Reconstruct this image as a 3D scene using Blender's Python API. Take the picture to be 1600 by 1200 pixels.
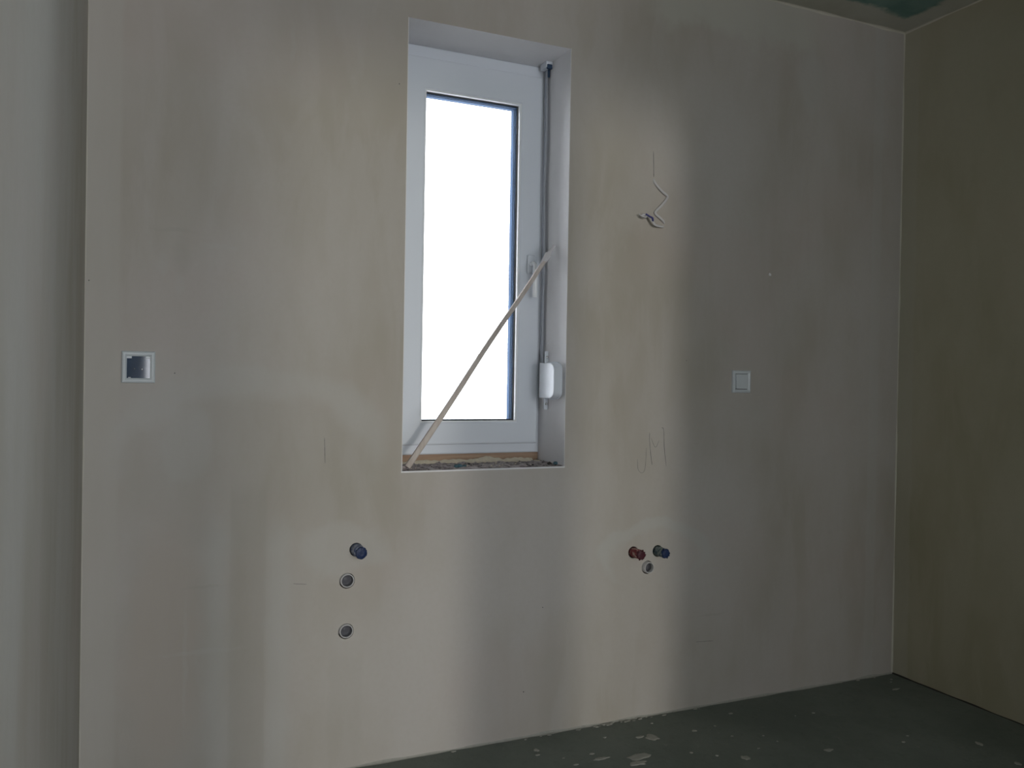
import bpy, bmesh, math, random
from mathutils import Vector, Matrix, noise
random.seed(7)
S = bpy.context.scene
for o in list(bpy.data.objects): bpy.data.objects.remove(o)
COL = S.collection

# ---------------------------------------------------------------- camera
F, YAW, PITCH, ROLL = 1331.29, 0.423, -0.0084, 0.0165
cam = bpy.data.cameras.new('camera'); co = bpy.data.objects.new('camera', cam); COL.objects.link(co)
cam.sensor_width = 36.0; cam.lens = F * 36.0 / 1600; cam.clip_start = .02
fw = Vector((math.sin(YAW)*math.cos(PITCH), math.cos(YAW)*math.cos(PITCH), math.sin(PITCH)))
r0 = Vector((math.cos(YAW), -math.sin(YAW), 0)); u0 = r0.cross(fw)
c_, s_ = math.cos(ROLL), math.sin(ROLL)
rt = c_*r0 + s_*u0; up = -s_*r0 + c_*u0
m = Matrix((rt, up, -fw)).transposed().to_4x4(); m.translation = Vector((.1081, -2.5134, 1.1816))
co.matrix_world = m; S.camera = co

# ---------------------------------------------------------------- light and exposure
S.view_settings.view_transform = 'Standard'; S.view_settings.look = 'None'
S.view_settings.gamma = 1; S.view_settings.use_curve_mapping = False
S.view_settings.exposure = 0.0
W = bpy.data.worlds.new('overcast_sky'); S.world = W; W.use_nodes = True
bg = W.node_tree.nodes['Background']
bg.inputs['Color'].default_value = (0.925, 0.95, 1.0, 1); bg.inputs['Strength'].default_value = 7.9
SUN = 0.46
sl = bpy.data.lights.new('hazy_sun', 'SUN'); sl.energy = SUN; sl.angle = math.radians(3.5); sl.color = (1.0, .97, .88)
so = bpy.data.objects.new('hazy_sun', sl); COL.objects.link(so)
so.rotation_euler = Vector((.04, 1, -.07)).to_track_quat('-Z', 'Y').to_euler()

H = 2.6; XR = 2.958; YB = -5.2; XL = 0.0
OX = ((.24, 1.17), (1.23, 2.12))      # unseen balcony panes, positioned for the light they throw on the window wall
def portal(x0, x1, z0, z1, y, into):
    l = bpy.data.lights.new('window_portal', 'AREA'); l.shape = 'RECTANGLE'; l.size = x1-x0; l.size_y = z1-z0
    l.cycles.is_portal = True
    o = bpy.data.objects.new('window_portal', l); COL.objects.link(o)
    o.location = ((x0+x1)/2, y, (z0+z1)/2); o.rotation_euler = (math.radians(-90 if into > 0 else 90), 0, 0)
    if into > 0: o.rotation_euler = Vector((0, 1, 0)).to_track_quat('-Z', 'Z').to_euler()
    else: o.rotation_euler = Vector((0, -1, 0)).to_track_quat('-Z', 'Z').to_euler()

# ---------------------------------------------------------------- helpers
def tag(o, label=None, cat=None, group=None, kind=None):
    if label: o['label'] = label
    if cat: o['category'] = cat
    if group: o['group'] = group
    if kind: o['kind'] = kind
    return o
def obj(name, bm, mat, parent=None, smooth=False, loc=None):
    me = bpy.data.meshes.new(name)
    bmesh.ops.recalc_face_normals(bm, faces=bm.faces)
    bm.to_mesh(me); bm.free()
    if smooth:
        for p in me.polygons: p.use_smooth = True
    for m_ in (mat if isinstance(mat, (list, tuple)) else [mat]): me.materials.append(m_)
    o = bpy.data.objects.new(name, me); COL.objects.link(o)
    if loc: o.location = loc
    if parent: o.parent = parent
    return o
def empty(name, loc):
    o = bpy.data.objects.new(name, None); o.empty_display_size = .05; o.location = loc; COL.objects.link(o); return o
def box(bm, x0, x1, y0, y1, z0, z1, bev=0, seg=2):
    r = bmesh.ops.create_cube(bm, size=1)
    vs = r['verts']
    for v in vs:
        v.co = Vector(((x0+x1)/2 + v.co.x*(x1-x0), (y0+y1)/2 + v.co.y*(y1-y0), (z0+z1)/2 + v.co.z*(z1-z0)))
    if bev:
        es = set(e for v in vs for e in v.link_edges)
        bmesh.ops.bevel(bm, geom=list(es), offset=bev, segments=seg, profile=.6, affect='EDGES')
def bx(*a, **k):
    bm = bmesh.new(); box(bm, *a, **k); return bm
def ring_frame(bm, X0, X1, Z0, Z1, y0, y1, w, ch=0.0):
    """rectangular frame with mitred corners; profile: outer/inner faces; ch = chamfer on the room side of the inner edge"""
    wl, wr, wb, wt = w
    def rect(l, r, b, t, y): return [bm.verts.new((X0+l, y, Z0+b)), bm.verts.new((X1-r, y, Z0+b)), bm.verts.new((X1-r, y, Z1-t)), bm.verts.new((X0+l, y, Z1-t))]
    e = .004
    loops = [rect(0, 0, 0, 0, y1), rect(0, 0, 0, 0, y0+e), rect(e*.6, e*.6, e*.6, e*.6, y0+e*.25), rect(e*1.5, e*1.5, e*1.5, e*1.5, y0),
             rect(wl-ch-e, wr-ch-e, wb-ch-e, wt-ch-e, y0), rect(wl-ch, wr-ch, wb-ch, wt-ch, y0+e*.5), rect(wl, wr, wb, wt, y0+ch+e*.5), rect(wl, wr, wb, wt, y1)]
    n = len(loops)
    for i in range(n):
        a, b = loops[i], loops[(i+1) % n]
        for j in range(4):
            k = (j+1) % 4
            bm.faces.new((a[j], a[k], b[k], b[j]))
def tube(bm, pts, rad, seg=10, cap=True, flat=1.0):
    pts = [Vector(p) for p in pts]; n = len(pts); rings = []
    if not hasattr(rad, '__len__'): rad = [rad]*n
    ref = Vector((0, 1, 0))
    for i, p in enumerate(pts):
        t = (pts[min(i+1, n-1)] - pts[max(i-1, 0)]).normalized()
        rf = ref if abs(t.dot(ref)) < .95 else Vector((1, 0, 0))
        a = t.cross(rf).normalized(); b = t.cross(a).normalized()
        rings.append([bm.verts.new(p + a*math.cos(2*math.pi*k/seg)*rad[i] + b*math.sin(2*math.pi*k/seg)*rad[i]*flat) for k in range(seg)])
    for i in range(n-1):
        for k in range(seg):
            bm.faces.new((rings[i][k], rings[i][(k+1) % seg], rings[i+1][(k+1) % seg], rings[i+1][k]))
    if cap:
        bm.faces.new(rings[0]); bm.faces.new(rings[-1][::-1])
def spline(pts, n=8):
    P = [Vector(p) for p in pts]; out = []
    P = [2*P[0]-P[1]] + P + [2*P[-1]-P[-2]]
    for i in range(1, len(P)-2):
        for k in range(n):
            t = k/n; a, b, c, d = P[i-1], P[i], P[i+1], P[i+2]
            out.append(.5*((2*b) + (c-a)*t + (2*a-5*b+4*c-d)*t*t + (3*b-a-3*c+d)*t**3))
    out.append(P[-2]); return out
def lathe(bm, prof, c, seg=32, jag=None):
    """prof: (radius, y) list, axis = world y through c"""
    rings = []
    for i, (r, y) in enumerate(prof):
        rings.append([bm.verts.new((c[0]+math.cos(2*math.pi*k/seg)*r*(1+(jag(k, i) if jag else 0)), c[1]+y, c[2]+math.sin(2*math.pi*k/seg)*r*(1+(jag(k, i) if jag else 0)))) for k in range(seg)])
    for i in range(len(rings)-1):
        for k in range(seg):
            bm.faces.new((rings[i][k], rings[i][(k+1) % seg], rings[i+1][(k+1) % seg], rings[i+1][k]))
    bm.faces.new(rings[-1])

# ---------------------------------------------------------------- materials
class NT:
    def __init__(s, name):
        s.m = bpy.data.materials.new(name); s.m.use_nodes = True; s.t = s.m.node_tree; s.n = s.t.nodes; s.l = s.t.links
        s.b = s.n['Principled BSDF']
        s.pos = s.n.new('ShaderNodeTexCoord').outputs['Object']
    def math(s, op, a, b=None, clamp=False):
        n = s.n.new('ShaderNodeMath'); n.operation = op; n.use_clamp = clamp
        for i, v in enumerate((a, b)):
            if v is None: continue
            if isinstance(v, (int, float)): n.inputs[i].default_value = v
            else: s.l.new(v, n.inputs[i])
        return n.outputs[0]
    def noise(s, scale, det=4, rough=.55, stretch=(1, 1, 1), dist=0, off=(0, 0, 0)):
        mp = s.n.new('ShaderNodeMapping'); mp.inputs['Scale'].default_value = stretch; mp.inputs['Location'].default_value = off
        s.l.new(s.pos, mp.inputs[0])
        n = s.n.new('ShaderNodeTexNoise'); n.inputs['Scale'].default_value = scale; n.inputs['Detail'].default_value = det
        n.inputs['Roughness'].default_value = rough; n.inputs['Distortion'].default_value = dist
        s.l.new(mp.outputs[0], n.inputs['Vector']); return n.outputs['Fac']
    def ramp(s, v, a, b, lo=0.0, hi=1.0):
        n = s.n.new('ShaderNodeMapRange'); n.interpolation_type = 'SMOOTHSTEP'
        n.inputs['From Min'].default_value = a; n.inputs['From Max'].default_value = b
        n.inputs['To Min'].default_value = lo; n.inputs['To Max'].default_value = hi
        s.l.new(v, n.inputs['Value']); return n.outputs['Result']
    def mix(s, f, a, b, mode='MIX'):
        n = s.n.new('ShaderNodeMix'); n.data_type = 'RGBA'; n.blend_type = mode
        if isinstance(f, (int, float)): n.inputs[0].default_value = f
        else: s.l.new(f, n.inputs[0])
        for i, v in ((6, a), (7, b)):
            if isinstance(v, tuple): n.inputs[i].default_value = (*v, 1)
            else: s.l.new(v, n.inputs[i])
        return n.outputs[2]
    def xyz(s):
        n = s.n.new('ShaderNodeSeparateXYZ'); s.l.new(s.pos, n.inputs[0]); return n.outputs
    def bump(s, h, st, d=.002):
        n = s.n.new('ShaderNodeBump'); n.inputs['Strength'].default_value = st; n.inputs['Distance'].default_value = d
        s.l.new(h, n.inputs['Height']); s.l.new(n.outputs[0], s.b.inputs['Normal'])
    def out(s, col, rough=.9, spec=.3):
        if isinstance(col, tuple): s.b.inputs['Base Color'].default_value = (*col, 1)
        else: s.l.new(col, s.b.inputs['Base Color'])
        if isinstance(rough, (int, float)): s.b.inputs['Roughness'].default_value = rough
        else: s.l.new(rough, s.b.inputs['Roughness'])
        s.b.inputs['Specular IOR Level'].default_value = spec
        return s.m
def plain(name, col, rough=.5, spec=.4, metal=0, var=.06, sc=40):
    t = NT(name); f = t.noise(sc)
    c = t.mix(f, tuple(v*(1-var) for v in col), tuple(min(1, v*(1+var)) for v in col))
    t.b.inputs['Metallic'].default_value = metal
    return t.out(c, rough, spec)
def ellipse(t, cx, cz, rx, rz, soft, wob=.06, wsc=7, ax='x', off=0):
    """soft-edged wobbly ellipse on a wall"""
    X, Y, Z = t.xyz(); A = X if ax == 'x' else Y
    n1 = t.math('MULTIPLY', t.math('SUBTRACT', t.noise(wsc, 3, off=(off, off, 0)), .5), wob*2)
    a = t.math('DIVIDE', t.math('ADD', t.math('SUBTRACT', A, cx), n1), rx)
    n2 = t.math('MULTIPLY', t.math('SUBTRACT', t.noise(wsc, 3, off=(off+9, 3, 5)), .5), wob*2)
    b = t.math('DIVIDE', t.math('ADD', t.math('SUBTRACT', Z, cz), n2), rz)
    d = t.math('SQRT', t.math('ADD', t.math('MULTIPLY', a, a), t.math('MULTIPLY', b, b)))
    return t.ramp(d, 1-soft, 1+soft, 1, 0)
def rectm(t, x0, x1, z0, z1, sx=.02, sz=.05, wob=.015, off=0):
    X, Y, Z = t.xyz()
    w = t.math('MULTIPLY', t.math('SUBTRACT', t.noise(9, 3, off=(off, 2, off)), .5), wob*2)
    X = t.math('ADD', X, w); Z = t.math('ADD', Z, t.math('MULTIPLY', w, 2.5))
    r = t.math('MULTIPLY', t.ramp(X, x0-sx, x0+sx), t.ramp(X, x1-sx, x1+sx, 1, 0))
    return t.math('MULTIPLY', r, t.math('MULTIPLY', t.ramp(Z, z0-sz, z0+sz), t.ramp(Z, z1-sz, z1+sz, 1, 0)))
def plaster(name, base, marks=None, rough=.88):
    t = NT(name)
    big = t.noise(1.6, 4, .55, (1, 1, .55)); mid = t.noise(6, 5, .6, (1.3, 1.3, .35), .4); fine = t.noise(60, 3)
    dk = tuple(v*k for v, k in zip(base, (.86, .85, .80))); lt = tuple(min(1, v*k) for v, k in zip(base, (1.07, 1.09, 1.13)))
    c = t.mix(t.ramp(big, .32, .68), dk, lt)
    c = t.mix(t.math('MULTIPLY', t.ramp(mid, .42, .62), .42), c, tuple(min(1, v*k) for v, k in zip(base, (1.06, 1.08, 1.12))))
    pink = t.noise(2.2, 3, .5, off=(4, 4, 4))
    c = t.mix(t.math('MULTIPLY', t.ramp(pink, .5, .7), .22), c, (base[0]*1.04, base[1]*.94, base[2]*.95))
    c = t.mix(t.math('MULTIPLY', t.ramp(fine, .35, .7), .10), c, dk)
    if marks: c = marks(t, c)
    t.bump(t.math('ADD', t.math('MULTIPLY', mid, 1.0), t.math('MULTIPLY', fine, .15)), .25, .003)
    return t.out(c, rough, .25)
BASE = (.525, .483, .437)
def back_marks(t, c):
    L = (.555, .545, .515); D = (.42, .395, .345)
    def put(mask, col, k):
        nonlocal c
        c = t.mix(t.math('MULTIPLY', mask, k), c, col)
    # joint filler bands along both corners and at the ceiling
    put(rectm(t, -.1, .085, -.1, 2.8, .008, .05, .004), (.535, .505, .455), .6)
    put(rectm(t, 2.80, 2.85, -.1, 2.8, .006, .05, .006, 3), L, .3)
    put(rectm(t, 1.75, 2.50, 2.44, 2.8, .10, .05, .05, 5), (.57, .56, .50), .75)
    put(ellipse(t, 2.47, 2.33, .06, .12, .3, .03), L, .35)
    # arch of filler left of the window with the duller field below it
    a1 = ellipse(t, .44, .98, .38, .22, .10, .06, 6); a2 = ellipse(t, .44, .90, .34, .22, .12, .06, 6, off=2)
    put(t.math('MULTIPLY', a1, t.math('SUBTRACT', 1, a2), True), L, .4)
    put(a2, D, .22)
    put(ellipse(t, .26, .98, .07, .10, .2, .03), L, .35)
    # vertical trowel bands low on the left
    put(rectm(t, .375, .475, -.1, .86, .006, .05, .006), D, .38)
    put(rectm(t, .31, .372, -.1, .76, .03, .06, .01, 2), L, .55)
    put(rectm(t, .478, .54, .0, .74, .02, .06, .02, 4), L, .5)
    put(rectm(t, .66, .76, -.1, .34, .01, .04, .01, 6), D, .16)
    put(rectm(t, .10, .33, -.1, .80, .05, .2, .05, 8), D, .35)
    put(ellipse(t, .20, .42, .09, .34, .4, .06), (.52, .45, .39), .45)
    # patched circles round the pipes
    b1 = ellipse(t, 1.80, .575, .23, .12, .07, .05, 8, off=7); b2 = ellipse(t, 1.80, .55, .19, .10, .12, .05, 8, off=7)
    put(t.math('MULTIPLY', b1, t.math('SUBTRACT', 1, b2), True), L, .6)
    put(ellipse(t, .70, .66, .13, .08, .2, .06), L, .4)
    # faint scratches
    for cx, cz, rx, rz in ((.19, 1.47, .014, .03), (.235, 1.42, .012, .03), (.34, 1.53, .05, .008), (.53, 2.13, .006, .05), (.26, .38, .006, .16), (.30, .40, .10, .006)):
        put(ellipse(t, cx, cz, rx, rz, .6, .012, 20), L, .22)
    for cx, cz, rx, rz in ((.24, 1.5, .02, .05), (.22, 1.57, .05, .006), (2.05, .33, .05, .004), (.30, .58, .05, .004)):
        put(ellipse(t, cx, cz, rx, rz, .6, .012, 20), D, .3)
    return c
M = {}
M['back'] = plaster('plaster_of_window_wall', BASE, back_marks)
M['left'] = plaster('plaster_of_left_wall', (.54, .515, .47))
def right_marks(t, c):
    X, Y, Z = t.xyz()
    w = t.math('MULTIPLY', t.noise(5, 3), .02)
    b = t.math('MULTIPLY', t.ramp(t.math('ADD', Y, w), -.07, -.055), .35)
    return t.mix(b, c, (.53, .51, .44))
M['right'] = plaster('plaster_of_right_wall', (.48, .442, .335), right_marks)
M['front'] = plaster('plaster_of_rear_wall', (.50, .48, .44))
M['reveal'] = plain('smooth_filler', (.80, .79, .80), .8, .3, var=.04, sc=12)

def ceiling_mat():
    t = NT('green_board_ceiling'); X, Y, Z = t.xyz()
    w = t.math('MULTIPLY', t.math('SUBTRACT', t.noise(5, 5, .65), .5), .16)
    dx = t.math('SUBTRACT', XR, X); dy = t.math('SUBTRACT', 0, Y)
    d = t.math('ADD', t.math('MINIMUM', dx, dy), w)
    g = t.ramp(d, .10, .135)
    lim = t.math('MAXIMUM', t.ramp(t.math('ADD', X, w), 2.25, 2.36), t.ramp(t.math('ADD', dy, w), .45, .55))
    g = t.math('MULTIPLY', g, lim)
    base = t.mix(t.ramp(t.noise(3, 4), .35, .65), (.50, .49, .42), (.58, .58, .52))
    grn = t.mix(t.ramp(t.noise(8, 4), .35, .65), (.16, .28, .25), (.22, .34, .31))
    t.bump(t.noise(12, 4), .2); return t.out(t.mix(g, base, grn), .9, .2)
M['ceiling'] = ceiling_mat()
def floor_mat():
    t = NT('grey_screed')
    c = t.mix(t.ramp(t.noise(2.2, 6, .65), .3, .7), (.165, .185, .165), (.215, .235, .21))
    c = t.mix(t.math('MULTIPLY', t.ramp(t.noise(26, 5, .7), .5, .75), .5), c, (.14, .155, .14))
    c = t.mix(t.math('MULTIPLY', t.ramp(t.noise(16, 5, .7, off=(3, 1, 0)), .63, .72), .35), c, (.34, .33, .29))
    t.bump(t.noise(45, 5, .7), .5, .004); return t.out(c, .85, .25)
M['floor'] = floor_mat()
M['pvc'] = plain('white_window_plastic', (.74, .78, .84), .32, .5, var=.02, sc=3)
M['pvc_bead'] = plain('white_glazing_bead', (.84, .86, .88), .22, .5, var=.02)
M['rubber'] = plain('black_gasket_rubber', (.02, .022, .026), .5, .4)
M['spacer'] = plain('dark_glass_spacer', (.035, .065, .115), .9, .1, 0, sc=200, var=.3)
M['switch'] = plain('white_switch_plastic', (.72, .76, .80), .3, .5, var=.02)
M['socket_frame'] = plain('white_socket_plastic', (.66, .70, .72), .3, .5, var=.02)
t = NT('dark_glossy_cover'); t.b.inputs['Coat Weight'].default_value = .6; t.b.inputs['Coat Roughness'].default_value = .05
M['cover'] = t.out(t.mix(t.ramp(t.noise(25, 3), .4, .7), (.03, .055, .105), (.04, .07, .13)), .04, .45)
M['steel'] = plain('steel_screw', (.7, .7, .72), .25, .5, 1)
M['strap'] = plain('grey_strap_webbing', (.46, .48, .53), .8, .2, sc=150)
t = NT('bare_pine'); g = t.noise(30, 4, .6, (1, 1, .12))
M['wood'] = t.out(t.mix(t.ramp(g, .3, .7), (.54, .46, .41), (.68, .61, .56)), .7, .3)
t = NT('brown_timber_profile'); g = t.noise(20, 4, .6, (.12, 1, 2))
M['brown'] = t.out(t.mix(t.ramp(g, .3, .7), (.36, .24, .17), (.52, .37, .26)), .75, .25)
M['foam'] = plain('cream_foam', (.66, .58, .45), .85, .2, var=.2, sc=90)
t = NT('mortar_rubble'); t.bump(t.noise(90, 5, .7), 1, .004)
g = t.mix(t.ramp(t.noise(45, 5, .7), .38, .62), (.16, .135, .14), (.50, .44, .42))
M['rubble'] = t.out(t.mix(t.ramp(t.noise(20, 3, off=(1, 0, 0)), .55, .7), g, (.55, .50, .50)), .95, .1)
M['teal'] = plain('blue_green_lump', (.07, .14, .17), .7, .3, var=.5, sc=120)
M['bead'] = plain('pale_corner_bead', (.84, .83, .83), .6, .3)
M['caulk'] = plain('pale_joint_filler', (.64, .61, .53), .85, .2, var=.1, sc=15)
M['pencil'] = plain('graphite', (.16, .155, .15), .6, .3)
M['groove'] = plain('dark_crack', (.13, .125, .12), .9, .1)
M['cable'] = plain('white_cable_sheath', (.64, .62, .63), .6, .3, var=.05)
M['bluewire'] = plain('blue_wire_insulation', (.05, .05, .22), .5, .4)
t = NT('blue_pipe_foam'); f = t.noise(70, 4, .6)
t.bump(f, .7, .004)
M['blue'] = t.out(t.mix(t.ramp(f, .36, .58), (.05, .08, .20), (.34, .37, .46)), .7, .3)
t = NT('deep_blue_plug'); f = t.noise(120, 3); t.bump(f, .5, .003)
M['bluedark'] = t.out(t.mix(f, (.004, .014, .055), (.014, .035, .12)), .5, .4)
t = NT('red_pipe_foam'); f = t.noise(70, 4, .6); t.bump(f, .8, .004)
M['red'] = t.out(t.mix(t.ramp(f, .5, .66), (.25, .05, .06), (.58, .42, .38)), .75, .3)
t = NT('deep_red_plug'); f = t.noise(120, 3); t.bump(f, .5, .003)
M['reddark'] = t.out(t.mix(f, (.045, .008, .016), (.10, .018, .030)), .5, .4)
t = NT('green_grey_pipe_foam'); f = t.noise(70, 4, .6); t.bump(f, .8, .004)
M['teal_pipe'] = t.out(t.mix(t.ramp(f, .4, .62), (.04, .09, .12), (.30, .34, .33)), .7, .3)
M['drain'] = plain('grey_drain_plastic', (.55, .54, .54), .5, .4)
M['drain_in'] = plain('shaded_drain_bore', (.13, .13, .145), .55, .4, var=.25, sc=60)  # bore and cap colour darkened to stand for shade inside the pipe
M['dark'] = plain('shadowy_mortar_gap', (.06, .055, .05), .95, .1)
M['splat'] = plain('dried_plaster', (.40, .39, .35), .9, .2, var=.2, sc=60)
M['anthracite'] = plain('outer_sash_foil', (.045, .075, .13), .85, .15)
M['outside'] = plain('outer_render', (.75, .75, .74), .9, .2)
# glass: clear with a fresnel reflection
t = NT('window_glass'); t.n.remove(t.b)
tr = t.n.new('ShaderNodeBsdfTransparent'); tr.inputs[0].default_value = (.97, .975, .98, 1)
gl = t.n.new('ShaderNodeBsdfGlossy'); gl.inputs['Roughness'].default_value = .02
fr = t.n.new('ShaderNodeFresnel'); fr.inputs[0].default_value = 1.45
mx = t.n.new('ShaderNodeMixShader'); t.l.new(fr.outputs[0], mx.inputs[0]); t.l.new(tr.outputs[0], mx.inputs[1]); t.l.new(gl.outputs[0], mx.inputs[2])
t.l.new(mx.outputs[0], t.n['Material Output'].inputs['Surface']); M['glass'] = t.m

# ---------------------------------------------------------------- structure
WX0, WX1, WZ0, WZ1 = .875, 1.434, .887, 2.273
TH = .33                                         # wall thickness
PIPES = {'blue': (.738, .656), 'red': (1.713, .580), 'teal': (1.813, .578)}
DRAINS = ((.711, .565), (.710, .414), (1.771, .524))
def cut(o, cutters):
    for c in cutters:
        md = o.modifiers.new('b', 'BOOLEAN'); md.operation = 'DIFFERENCE'; md.object = c; md.solver = 'EXACT'
    dg = bpy.context.evaluated_depsgraph_get(); dg.update()
    me = bpy.data.meshes.new_from_object(o.evaluated_get(dg)); old = o.data; o.modifiers.clear(); o.data = me; me.name = o.name
    bpy.data.meshes.remove(old)
    for c in cutters: bpy.data.objects.remove(c)
wb = obj('wall_back', bx(-.25, XR+.25, 0, TH, -.2, H+.2), [M['back'], M['reveal']])
cs = [obj('c', bx(WX0, WX1, -.1, TH+.1, WZ0, WZ1), M['reveal'])]
cs.append(obj('c', bx(WX0-.07, WX1+.07, .285, TH+.1, WZ0-.03, WZ1+.06), M['reveal']))
def cyl(cx, cz, r, y0, y1):
    bm = bmesh.new(); seg = 40
    a = [bm.verts.new((cx+math.cos(2*math.pi*k/seg)*r, y0, cz+math.sin(2*math.pi*k/seg)*r)) for k in range(seg)]
    b = [bm.verts.new((v.co.x, y1, v.co.z)) for v in a]
    bm.faces.new(a); bm.faces.new(b[::-1])
    for k in range(seg): bm.faces.new((a[k], a[(k+1) % seg], b[(k+1) % seg], b[k]))
    return bm
for x, z in DRAINS: cs.append(obj('c', cyl(x-.001, z-.0005, .0235, -.1, .06), M['dark']))
for x, z in PIPES.values(): cs.append(obj('c', cyl(x-.0015, z, .0205, -.1, .04), M['dark']))
cut(wb, cs)
# faces inside the window opening get the smooth filler
ri = wb.data.materials.find('smooth_filler')
for p in wb.data.polygons:
    c = p.center
    if WX0-.08 <= c.x <= WX1+.08 and WZ0-.04 <= c.z <= WZ1+.07 and -.001 < c.y < TH and abs(p.normal.y) < .5: p.material_index = ri
tag(wb, 'raw plastered wall with the narrow window and pipe stubs', 'wall', kind='structure')
tag(obj('wall_left', bx(-.2, 0, YB, 0, -.2, H+.2), M['left']), 'bare plastered wall at the left edge of the photo', 'wall', kind='structure')
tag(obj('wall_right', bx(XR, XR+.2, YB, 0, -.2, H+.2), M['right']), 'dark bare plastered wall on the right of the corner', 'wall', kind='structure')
fl = tag(obj('floor', bx(-.2, XR+.2, YB-.2, 0, -.15, 0), M['floor']), 'rough dark grey screed floor with plaster splashes', 'floor', kind='structure')
ce = tag(obj('ceiling', bx(-.2, XR+.2, YB-.2, 0, H, H+.15), M['ceiling']), 'ceiling of green board with pale filled edges', 'ceiling', kind='structure')
# wall behind the camera; its unseen balcony openings are placed to shape the light
wf = obj('wall_front', bx(-.2, XR+.2, YB-.2, YB, -.15, H+.15), M['front'])
cut(wf, [obj('c', bx(a, b, YB-.4, YB+.1, .12, 2.48), M['front']) for a, b in OX])
tag(wf, 'plastered wall behind the camera with tall balcony openings placed to shape the light', 'wall', kind='structure')
for a, b in OX: portal(a, b, .12, 2.48, YB-.12, 1)
portal(WX0, WX1, WZ0, WZ1, TH+.02, -1)

tag(obj('wall_shade_partition', bx(1.765, XR, -2.92, -2.80, -.1, H+.1), M['front']), 'unseen short partition added behind the camera to shade the right of the window wall', 'wall', kind='structure')  # unseen blocker, added so its edge ends the light on the window wall
tag(obj('wall_shade_pier', bx(.975, 1.37, -3.0, -2.86, -.1, H+.1), M['front']), 'unseen narrow pier added behind the camera to cast a dark stripe on the window wall', 'wall', kind='structure')  # unseen post, added to throw the shadow band below the window

# filler lines in the corners
def rough_bead(name, p0, p1, a, b, w, n=90, seed=0, mat='caulk'):
    """small irregular fillet between two planes; a,b = unit directions away from the edge"""
    bm = bmesh.new(); p0, p1, a, b = map(Vector, (p0, p1, a, b)); prev = None
    for i in range(n+1):
        p = p0.lerp(p1, i/n); s = w*(.7+.7*noise.noise((p*9)+Vector((seed, 0, 0))))
        s = max(s, w*.35)
        q = [bm.verts.new(p), bm.verts.new(p+a*s), bm.verts.new(p+(a+b)*s*.33), bm.verts.new(p+b*s)]
        if prev:
            for k in range(4): bm.faces.new((prev[k], prev[(k+1) % 4], q[(k+1) % 4], q[k]))
        prev = q
    return obj(name, bm, M[mat])
tag(rough_bead('trim_1', (0, 0, H), (XR, 0, H), (0, -1, 0), (0, 0, -1), .010, 140, 1), 'pale filler line between window wall and ceiling', 'trim', kind='structure')
tag(rough_bead('trim_2', (XR, 0, H), (XR, YB, H), (-1, 0, 0), (0, 0, -1), .007, 140, 2), 'pale filler line between right wall and ceiling', 'trim', kind='structure')
tag(rough_bead('trim_3', (XR, 0, 0), (XR, 0, H), (0, -1, 0), (-1, 0, 0), .0045, 100, 3), 'pale vertical filler line in the right-hand corner', 'trim', kind='structure')
tag(rough_bead('trim_4', (0, 0, 0), (0, 0, H), (0, -1, 0), (1, 0, 0), .003, 100, 4), 'pale vertical filler line in the left-hand corner', 'trim', kind='structure')

# thin rounded corner beads round the window opening
def strip(name, x0, x1, z0, z1, mat, parent, th=.0012, y=0.0):
    return obj(name, bx(x0, x1, y-th, y+.0004, z0, z1), M[mat], parent)
strip('corner_bead', WX0-.003, WX1+.003, WZ0-.005, WZ0, 'bead', wb)
strip('corner_bead', WX1, WX1+.0015, WZ0, WZ1, 'bead', wb)
strip('corner_bead', WX0-.002, WX0, WZ0, WZ1, 'bead', wb)

# ---------------------------------------------------------------- the window
FY = .195
ZB = .917                                        # underside of the frame
bm = bmesh.new(); ring_frame(bm, WX0, WX1, ZB, WZ1, FY, FY+.075, (.045, .045, .050, .050), 0)
win = tag(obj('window_1', bm, M['pvc']), 'narrow tall white plastic window set deep in the wall', 'window', kind='structure')
GX0, GX1, GZ0, GZ1 = .995, 1.337, 1.030, 2.125
SX0, SX1, SZ0, SZ1 = .888, 1.421, .950, 2.232
bm = bmesh.new(); ring_frame(bm, SX0, SX1, SZ0, SZ1, FY-.014, FY+.055, (GX0-SX0-.004, SX1-GX1-.004, GZ0-SZ0-.004, SZ1-GZ1-.004), 0)
sash = obj('sash', bm, M['pvc'], win)
bm = bmesh.new(); ring_frame(bm, GX0-.006, GX1+.006, GZ0-.006, GZ1+.006, FY-.012, FY+.010, (.006, .006, .006, .006), .0035)
obj('glazing_bead', bm, M['pvc_bead'], sash)
bm = bmesh.new(); ring_frame(bm, GX0-.002, GX1+.002, GZ0-.002, GZ1+.002, FY+.008, FY+.013, (.0045, .0045, .0045, .0045), .001)
obj('gasket', bm, M['rubber'], sash)
bm = bmesh.new(); ring_frame(bm, GX0-.004, GX1+.004, GZ0-.004, GZ1+.004, FY+.0165, FY+.032, (.008, .008, .008, .008), 0)
obj('spacer_bar', bm, M['spacer'], sash)
for y in (FY+.0125, FY+.032): obj('pane', bx(GX0-.003, GX1+.003, y, y+.004, GZ0-.003, GZ1+.003), M['glass'], sash)
bm = bmesh.new(); ring_frame(bm, SX0+.03, SX1-.03, SZ0+.03, SZ1-.03, FY+.037, FY+.06, (GX0-SX0-.031, SX1-GX1-.027, GZ0-SZ0-.032, SZ1-GZ1-.027), 0)
obj('outer_sash', bm, M['anthracite'], win)
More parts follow.
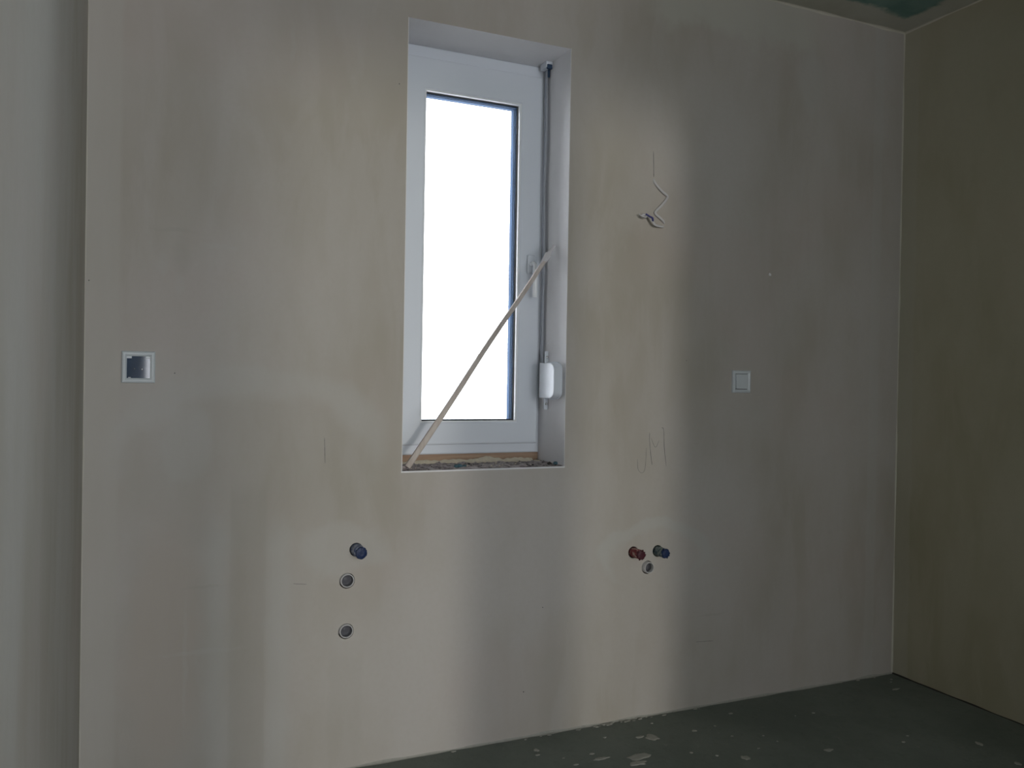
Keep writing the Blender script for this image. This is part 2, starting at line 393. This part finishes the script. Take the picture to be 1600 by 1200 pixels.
# handle: rosette and lever pointing down
hx, hz = 1.383, 1.575
hy = FY-.014
bm = bmesh.new(); box(bm, hx-.014, hx+.014, hy-.010, hy, hz-.033, hz+.033, .006, 3)
hd = obj('handle', bm, M['pvc'], win, True)
bm = bmesh.new(); tube(bm, spline([(hx, hy-.008, hz), (hx, hy-.030, hz), (hx, hy-.042, hz-.010), (hx, hy-.044, hz-.045), (hx, hy-.042, hz-.118)], 6), [.008]*8+[.0075]*10+[.0085]*7, 12, flat=1)
obj('lever', bm, M['pvc_bead'], hd, True)

# roller shutter strap, its guide and its winder on the right-hand reveal
winder = empty('strap_winder', (1.434, .16, 1.171))
tag(winder, 'white rounded shutter strap winder fixed to the right window reveal', 'strap winder')
def dshape(z0, z1, yb, yf, x0, x1, rr, bev):
    """D outline in the y-z plane extruded in x"""
    bm = bmesh.new(); P = []
    P.append((yb, z0)); P.append((yb, z1))
    for k in range(9):
        a = k/8*math.pi/2; P.append((yf+rr-math.sin(a)*rr, z1-rr*.62+math.cos(a)*rr*.62))
    for k in range(9):
        a = k/8*math.pi/2; P.append((yf+rr-math.cos(a)*rr, z0+rr*.62-math.sin(a)*rr*.62))
    f = bm.faces.new([bm.verts.new((x0, y, z)) for y, z in P])
    r = bmesh.ops.extrude_face_region(bm, geom=[f])
    for v in r['geom']:
        if isinstance(v, bmesh.types.BMVert): v.co.x = x1
    if bev:
        es = [e for e in bm.edges if all(abs(v.co.x-x0) < 1e-6 for v in e.verts)]
        bmesh.ops.bevel(bm, geom=es, offset=bev, segments=3, profile=.5, affect='EDGES')
    return bm
def put(o, par):            # parent while keeping world-space mesh coordinates
    o.parent = par; o.location = -par.location if par.type == 'EMPTY' else (0, 0, 0); return o
put(obj('housing', dshape(1.111, 1.231, .131, .018, 1.401, 1.426, .04, .003), M['pvc']), winder)
put(obj('back_plate', dshape(1.107, 1.235, .133, .021, 1.426, 1.4338, .042, 0), M['pvc']), winder)
for z in (1.252, 1.090):
    br = put(obj('mounting_lug', bx(1.420, 1.4338, .126, .1325, z-.020, z+.020, bev=.002), M['pvc']), winder)
    bm = bmesh.new(); lathe(bm, [(.0045, 0), (.0045, -.002), (.002, -.003)], (1.427, .126, z), 12)
    obj('screw', bm, M['steel'], br, True)
bm = bmesh.new()
n = 40
prev = None
for i in range(n+1):
    z = 1.228 + (2.262-1.228)*i/n; y = .160 + .003*math.sin(i*.35); x = 1.424-.003*math.sin(math.pi*i/n)
    q = [bm.verts.new((x, y-.010, z)), bm.verts.new((x+.0012, y-.010, z)), bm.verts.new((x+.0012, y+.010, z)), bm.verts.new((x, y+.010, z))]
    if prev:
        for k in range(4): bm.faces.new((prev[k], prev[(k+1) % 4], q[(k+1) % 4], q[k]))
    else: bm.faces.new(q)
    prev = q
bm.faces.new(prev)
tag(obj('shutter_strap', bm, M['strap'], None, True), 'thin grey shutter strap running up beside the window frame', 'strap')
sg = tag(obj('strap_guide', bx(1.408, 1.4338, .130, .178, 2.252, 2.2729, bev=.003), M['pvc']), 'small strap guide in the top right corner of the reveal', 'strap guide')
obj('roller', bx(1.411, 1.430, .126, .136, 2.246, 2.262, bev=.003), M['anthracite'], sg)
obj('screw', bx(1.424, 1.432, .148, .154, 2.224, 2.252, bev=.002), M['anthracite'], sg)

# bare sill: timber profile, foam, rubble
sill = empty('trim_5', (1.154, .12, WZ0)); tag(sill, 'unfinished window sill with crumbled mortar and foam', 'sill', kind='structure')
put(obj('timber_profile', bx(WX0, WX1-.002, FY+.002, FY+.06, WZ0, ZB), M['brown']), sill)
def terrain(x0, x1, y0, y1, nx, ny, fz, mat, name):
    bm = bmesh.new(); g = [[bm.verts.new((x0+(x1-x0)*i/nx, y0+(y1-y0)*j/ny, 0)) for j in range(ny+1)] for i in range(nx+1)]
    for r in g:
        for v in r: v.co.z = fz(v.co.x, v.co.y)
    for i in range(nx):
        for j in range(ny): bm.faces.new((g[i][j], g[i+1][j], g[i+1][j+1], g[i][j+1]))
    o = obj(name, bm, mat, None, False); return o
def fz(x, y):
    k = min(1, (y-.001)/.02) if y > .001 else 0
    e = max(0, noise.noise(Vector((x*28, y*28, 3)))*.006 + noise.noise(Vector((x*90, y*90, 1)))*.003 + .002)
    return WZ0 + .0004 + e*k
o = put(terrain(WX0+.001, WX1-.001, 0.001, FY, 170, 60, fz, M['rubble'], 'crumbled_mortar'), sill); o['kind'] = 'stuff'
def ff(x, y):
    k = 1-abs((y-(FY-.016))/.018)
    h = .016 + .011*noise.noise(Vector((x*11, 0, 5))) + .004*noise.noise(Vector((x*60, y*60, 5)))
    if 1.40 < x: h -= .01
    return WZ0 - .002 + max(0, h)*max(0, k)**.5
o = put(terrain(WX0+.001, WX1-.001, FY-.034, FY+.0019, 150, 12, ff, M['foam'], 'foam_bead'), sill)
def lump(name, c, r, mat, par, sq=.7, seed=0, sub=2):
    bm = bmesh.new(); bmesh.ops.create_icosphere(bm, subdivisions=sub, radius=1)
    for v in bm.verts:
        k = 1+.45*noise.noise(v.co*2.1+Vector((seed*3.1, seed, 0)))
        v.co = Vector((v.co.x*r*k, v.co.y*r*k*.9, v.co.z*r*k*sq)) + Vector(c)
    return put(obj(name, bm, mat, None), par)
for i in range(70):
    x = random.uniform(WX0+.02, WX1-.015); y = random.uniform(.02, .15); r = random.uniform(.0018, .005)
    lump('mortar_crumb', (x, y, fz(x, y)+r*.3), r, random.choice([M['rubble'], M['foam'], M['rubble'], M['dark']]), sill, .7, i, 1)
for x, y, r in ((1.078, .035, .010), (1.066, .04, .007), (1.094, .035, .006)): lump('blue_green_lump', (x, y, WZ0+.006), r, M['teal'], sill, .7, x*50)
lump('blue_green_lump', (1.418, .03, WZ0+.007), .009, M['teal'], sill, .7, 5)
lump('mortar_crumb', (1.40, .04, WZ0+.006), .008, M['dark'], sill, .7, 6)
lump('mortar_crumb', (.890, .03, WZ0+.006), .010, M['rubble'], sill, .8, 8)

# ---------------------------------------------------------------- the stick propped across the opening
A = Vector((.897, .018, WZ0+.010)); B = Vector((1.4275, .085, 1.632))
ax = (B-A).normalized(); L = (B-A).length
sd = Vector((0, 1, 0)).cross(ax).normalized(); nn = ax.cross(sd).normalized()
bm = bmesh.new(); prev = None; N = 40
for i in range(N+1):
    tt = i/N; w = .0092*(1-.30*tt); h = .007

    ctr = A + ax*L*.945*tt + sd*.0016*math.sin(tt*9) + nn*.001*math.sin(tt*13)
    cs_ = []
    for (a, b) in ((-1, -.6), (-.6, -1), (.6, -1), (1, -.6), (1, .6), (.6, 1), (-.6, 1), (-1, .6)):
        j = 1+.06*noise.noise(Vector((tt*30, a, b)))
        cs_.append(bm.verts.new(ctr + sd*a*w*j + nn*b*h*j))
    if prev:
        for k in range(8): bm.faces.new((prev[k], prev[(k+1) % 8], cs_[(k+1) % 8], cs_[k]))
    else: bm.faces.new(cs_)
    prev = cs_
bm.faces.new(prev)
st = tag(obj('stick', bm, M['wood']), 'pale wooden stick propped diagonally across the window opening', 'stick')
bm = bmesh.new(); tube(bm, [A+ax*L*k for k in (.900, .925, .945, .957, .959)], [.0072, .0095, .0118, .0112, .006], 10, flat=.8)
obj('wrapped_tip', bm, M['cable'], st)
bm = bmesh.new(); tube(bm, [A+ax*L*.955, A+ax*L*.985, B], [.0068, .0066, .0048], 8)
obj('thin_end', bm, M['cable'], st)

# ---------------------------------------------------------------- socket box with dark cover (left)
sx0, sx1, sz0, sz1 = .0905, .174, 1.1485, 1.234
sk = empty('covered_socket', ((sx0+sx1)/2, 0, (sz0+sz1)/2)); tag(sk, 'white square socket frame with a glossy dark protective cover', 'socket')
bm = bmesh.new(); ring_frame(bm, sx0, sx1, sz0, sz1, -.010, 0, (.013, .013, .013, .0135), .0015)
put(obj('socket_frame', bm, M['socket_frame']), sk)
cv = put(obj('dark_cover', bx(sx0+.012, sx1-.012, -.0045, -.0002, sz0+.012, sz1-.0125), M['cover']), sk)
for x0, x1 in ((sx0+.013, sx0+.025), (sx1-.024, sx1-.0135)):
    put(obj('corner_tab', bx(x0, x1, -.007, -.0045, sz1-.0195, sz1-.0135, bev=.0006), M['socket_frame']), sk)
put(obj('corner_tab', bx(sx0+.017, sx0+.023, -.006, -.0045, sz0+.0135, sz0+.0155), M['socket_frame']), sk)
for x, z, r in ((sx0+.0325, sz0+.0385, .0016), (sx0+.051, sz0+.037, .0026)):  # the second, larger disc stands in for a bright glint on the cover
    bm = bmesh.new(); lathe(bm, [(r, 0), (r, -.001), (r*.6, -.0018)], (x, -.0045, z), 14); obj('screw', bm, M['steel'], cv, True)


# ---------------------------------------------------------------- light switch (right)
kx0, kx1, kz0, kz1 = 2.121, 2.203, 1.137, 1.219
sw = empty('light_switch', ((kx0+kx1)/2, 0, (kz0+kz1)/2)); tag(sw, 'square white light switch on the right of the window wall', 'light switch')
bm = bmesh.new(); ring_frame(bm, kx0, kx1, kz0, kz1, -.009, 0, (.0125, .0125, .0125, .0125), .001)
put(obj('switch_frame', bm, M['switch']), sw)
bm = bx(kx0+.0138, kx1-.0138, -.0125, -.0002, kz0+.0145, kz1-.0138, bev=.0012)
for v in bm.verts:
    if v.co.y < -.006 and v.co.z > (kz0+kz1)/2: v.co.y += .004
put(obj('rocker', bm, M['switch']), sw)
put(obj('backing_plate', bx(kx0+.012, kx1-.012, -.002, -.0001, kz0+.012, kz1-.012), M['dark']), sw)

# ---------------------------------------------------------------- pipe stubs
def stub(name, c, R, Ln, mb, mp, label, seed):
    x, z = c
    e = empty(name, (x, 0, z)); tag(e, label, 'pipe stub')
    bm = bmesh.new(); jag = lambda k, i: .09*noise.noise(Vector((math.cos(k*.39)*2+seed, math.sin(k*.39)*2, i*.8)))
    prof = [(R*.94, .035), (R*.98, .004), (R*1.03, -.003), (R*.97, -.012), (R, -.022), (R*.96, -.034), (R*.99, -Ln), (R*.84, -Ln-.001), (R*.80, -Ln+.008)]
    lathe(bm, prof, (x, 0, z), 32, jag)
    put(obj('insulation_sleeve', bm, mb, None, True), e)
    bm = bmesh.new(); jag2 = lambda k, i: (.42 if seed > 4 else .16)*noise.noise(Vector((math.cos(k*.39)*2.5+seed+4, math.sin(k*.39)*2.5, i*.5)))
    lathe(bm, [(R*.96, -Ln+.002), (R*1.0, -Ln-.003), (R*.9, -Ln-.007), (R*.45, -Ln-.0085)], (x, 0, z), 32, jag2)
    put(obj('end_plug', bm, mp, None, False), e)
    return e
stub('pipe_stub', PIPES['blue'], .0182, .052, M['blue'], M['bluedark'], 'blue pipe stub sticking out low to the left, above two drain sockets', 1)
stub('pipe_stub', PIPES['red'], .0165, .044, M['red'], M['reddark'], 'red pipe stub sticking out of the wall below right of window', 5)
stub('pipe_stub', PIPES['teal'], .0165, .044, M['teal_pipe'], M['bluedark'], 'dark blue pipe stub just right of the red one', 9)
def drain(c, R, Ln, label):
    x, z = c; e = empty('drain_socket', (x, 0, z)); tag(e, label, 'drain pipe')
    bm = bmesh.new(); lathe(bm, [(R, .05), (R, -Ln+.001), (R-.001, -Ln), (R-.0028, -Ln), (R-.0034, -Ln+.001), (R-.0034, .003)], (x, 0, z), 40)
    bm.faces.ensure_lookup_table(); bm.faces.remove(bm.faces[-1])
    put(obj('pipe_rim', bm, M['drain'], None, True), e)
    bm = bmesh.new(); lathe(bm, [(R-.0034, .0025), (R-.0036, .028), (R-.005, .0265), (R*.35, .025), (R*.30, .023)], (x, 0, z), 40)
    put(obj('pipe_cap', bm, M['drain_in'], None, True), e)
drain(DRAINS[0], .0205, .004, 'round grey drain socket directly below the left blue pipe stub')
drain(DRAINS[1], .0205, .004, 'lowest round grey drain socket on the left, nearest the floor')
drain(DRAINS[2], .0195, .013, 'round grey drain socket below the red and blue pipe pair')

# ---------------------------------------------------------------- loose cable by the window
cb = empty('cable', (1.77, 0, 1.86)); tag(cb, 'loose white cable hanging in zigzag from the wall right of window', 'cable')
pts = [(1.768, .006, 1.885), (1.769, .000, 1.872), (1.780, -.004, 1.856), (1.800, -.006, 1.838), (1.822, -.004, 1.825), (1.820, -.004, 1.813), (1.798, -.006, 1.788),
       (1.776, -.004, 1.766), (1.776, -.004, 1.757), (1.794, -.006, 1.744), (1.812, -.001, 1.732), (1.815, .008, 1.722), (1.808, -.001, 1.716), (1.790, -.009, 1.715), (1.764, -.020, 1.716), (1.752, -.020, 1.728), (1.742, -.018, 1.741), (1.722, -.016, 1.748), (1.712, -.014, 1.743)]
bm = bmesh.new(); tube(bm, spline(pts, 8), .0046, 10, flat=.7)
put(obj('sheath', bm, M['cable'], None, True), cb)
bm = bmesh.new(); tube(bm, spline([(1.752, -.024, 1.727), (1.748, -.027, 1.737), (1.738, -.024, 1.742), (1.724, -.022, 1.749)], 6), .0030, 8)
put(obj('blue_wire', bm, M['bluewire'], None, True), cb)
bm = bmesh.new(); tube(bm, spline([(1.731, -.020, 1.744), (1.722, -.022, 1.738), (1.708, -.018, 1.742), (1.702, -.014, 1.748)], 6), .0026, 8)
put(obj('white_wire', bm, M['cable'], None, True), cb)

# ---------------------------------------------------------------- pencil marks and cracks on the plaster
def stroke(name, pts, w, mat):
    """thin raised graphite line on the wall: pts = (x, z)"""
    bm = bmesh.new(); prev = None; P = spline([(x, 0, z) for x, z in pts], 4) if len(pts) > 2 else [Vector((pts[0][0], 0, pts[0][1])).lerp(Vector((pts[1][0], 0, pts[1][1])), i/12) for i in range(13)]
    for i, p in enumerate(P):
        t_ = (P[min(i+1, len(P)-1)]-P[max(i-1, 0)]).normalized(); a = Vector((t_.z, 0, -t_.x))
        ww = w*(.6+.8*abs(noise.noise(p*60+Vector((3, 1, 2)))))*(1 if 0 < i < len(P)-1 else .3)
        q = [bm.verts.new(p+a*ww), bm.verts.new(p-a*ww), bm.verts.new(p-a*ww+Vector((0, -.0004, 0))), bm.verts.new(p+a*ww+Vector((0, -.0004, 0)))]
        if prev:
            for k in range(4): bm.faces.new((prev[k], prev[(k+1) % 4], q[(k+1) % 4], q[k]))
        else: bm.faces.new(q)
        prev = q
    bm.faces.new(prev); obj(name, bm, M[mat], wb)
stroke('pencil_mark', [(1.7694, .9947), (1.7701, .9634), (1.7764, .914), (1.7824, .8803)], .0009, 'pencil')
stroke('pencil_mark', [(1.8196, 1.0121), (1.8279, 1.003), (1.8319, .9398), (1.8414, .8741)], .0010, 'pencil')
stroke('pencil_mark', [(1.7751, .9767), (1.7944, .9428), (1.8099, .9672)], .0006, 'pencil')
stroke('pencil_mark', [(1.7214, .9042), (1.7248, .8685), (1.7408, .8547), (1.7535, .8721), (1.7573, .9413)], .0006, 'pencil')
stroke('pencil_mark', [(.6365, .993), (.6395, .9175)], .0009, 'pencil')
stroke('pencil_mark', [(.5517, .5694), (.5904, .5642)], .0008, 'pencil')
stroke('pencil_mark', [(1.9817, .2379), (2.061, .2336)], .0007, 'pencil')
stroke('cable_groove', [(1.7645, 1.9754), (1.768, 1.885)], .0010, 'groove')
for x, z, r, mt in ((1.3641, .4221, .0020, 'pencil'), (1.2991, .1512, .0025, 'pencil'), (.0098, 1.418, .0018, 'pencil'), (.2236, 1.1765, .0018, 'pencil'), (.8478, 2.0658, .0018, 'pencil'), (2.2888, 1.5796, .006, 'bead'), (1.92, 1.25, .0015, 'pencil')):
    bm = bmesh.new(); lathe(bm, [(r, .0002), (r*.8, -.0008), (r*.3, -.0012)], (x, 0, z), 10, lambda k, i: .2*math.sin(k*2.1+x*9))
    obj('plaster_pimple' if mt == 'bead' else 'pock_mark', bm, M[mt], wb)

# ---------------------------------------------------------------- plaster dropped on the floor and along the wall foot
def splat(x, y, rx, ry, h, seed, mt='splat'):
    bm = bmesh.new(); n = 22; rings = []
    for k, (f, z) in enumerate(((1, .0002), (.9, h*.6), (.6, h), (.25, h*.9))):
        rings.append([bm.verts.new((x+math.cos(2*math.pi*j/n)*rx*f*(1+.5*noise.noise(Vector((math.cos(2*math.pi*j/n)*1.6+seed*3.3, math.sin(2*math.pi*j/n)*1.6, 0)))),
                                    y+math.sin(2*math.pi*j/n)*ry*f*(1+.5*noise.noise(Vector((math.cos(2*math.pi*j/n)*1.6+seed*3.3, math.sin(2*math.pi*j/n)*1.6, 0)))), z+ h*.4*noise.noise(Vector((j, k*3, seed)))*(k > 0))) for j in range(n)])
    for a, b in zip(rings, rings[1:]):
        for j in range(n): bm.faces.new((a[j], a[(j+1) % n], b[(j+1) % n], b[j]))
    bm.faces.new(rings[-1])
    obj('plaster_splash', bm, M[mt], fl, True)
for i, (x, y, rx, ry) in enumerate(((1.699, -.157, .030, .028), (1.66, -.14, .022, .010), (1.582, -.263, .050, .030), (1.55, -.30, .035, .02), (1.885, -.396, .016, .022), (1.859, -.167, .012, .008), (2.172, -.453, .02, .012),
        (1.451, -.19, .010, .008), (1.30, -.101, .011, .013), (1.46, -.23, .035, .010), (2.824, -.139, .022, .008), (2.674, -.605, .012, .018), (2.654, -.752, .012, .015), (1.81, -.35, .006, .006), (1.748, -.301, .007, .006), (1.368, -.237, .012, .006), (2.07, -.093, .012, .006), (1.288, -.134, .012, .006), (1.55, -.10, .008, .006), (1.95, -.25, .006, .005), (1.76, -.06, .006, .005), (2.35, -.2, .008, .006), (2.45, -.5, .010, .007))):
    splat(x, y, rx*.78, ry*.78, .0022, i)
random.seed(11)
for i in range(12):
    splat(random.uniform(1.2, 2.9), random.uniform(-.75, -.05), random.uniform(.002, .006), random.uniform(.002, .005), .0015, 50+i)
def crumb(x, y, z, r, mt, i):
    bm = bmesh.new(); bmesh.ops.create_icosphere(bm, subdivisions=1, radius=1)
    for v in bm.verts:
        k = 1+.5*noise.noise(v.co*1.7+Vector((i*2.3, 0, 0))); v.co = Vector((x+v.co.x*r*k*2.2, y+v.co.y*r*k, z+v.co.z*r*k*.45))
    obj('plaster_crumb', bm, M[mt], fl)
for i in range(46):
    x = random.choice((random.gauss(1.62, .05), random.uniform(.5, 2.9), random.uniform(1.3, 2.1))); r = random.uniform(.0018, .005)
    crumb(x, -random.uniform(.004, .02), r*.5, r, 'splat', i)
o = rough_bead('wall_foot_mortar', (0, 0, 0), (XR, 0, 0), (0, -1, 0), (0, 0, 1), .008, 260, 9, 'splat'); o.parent = fl
o = rough_bead('wall_foot_mortar', (XR, 0, 0), (XR, YB, 0), (-1, 0, 0), (0, 0, 1), .005, 260, 5, 'dark'); o.parent = fl
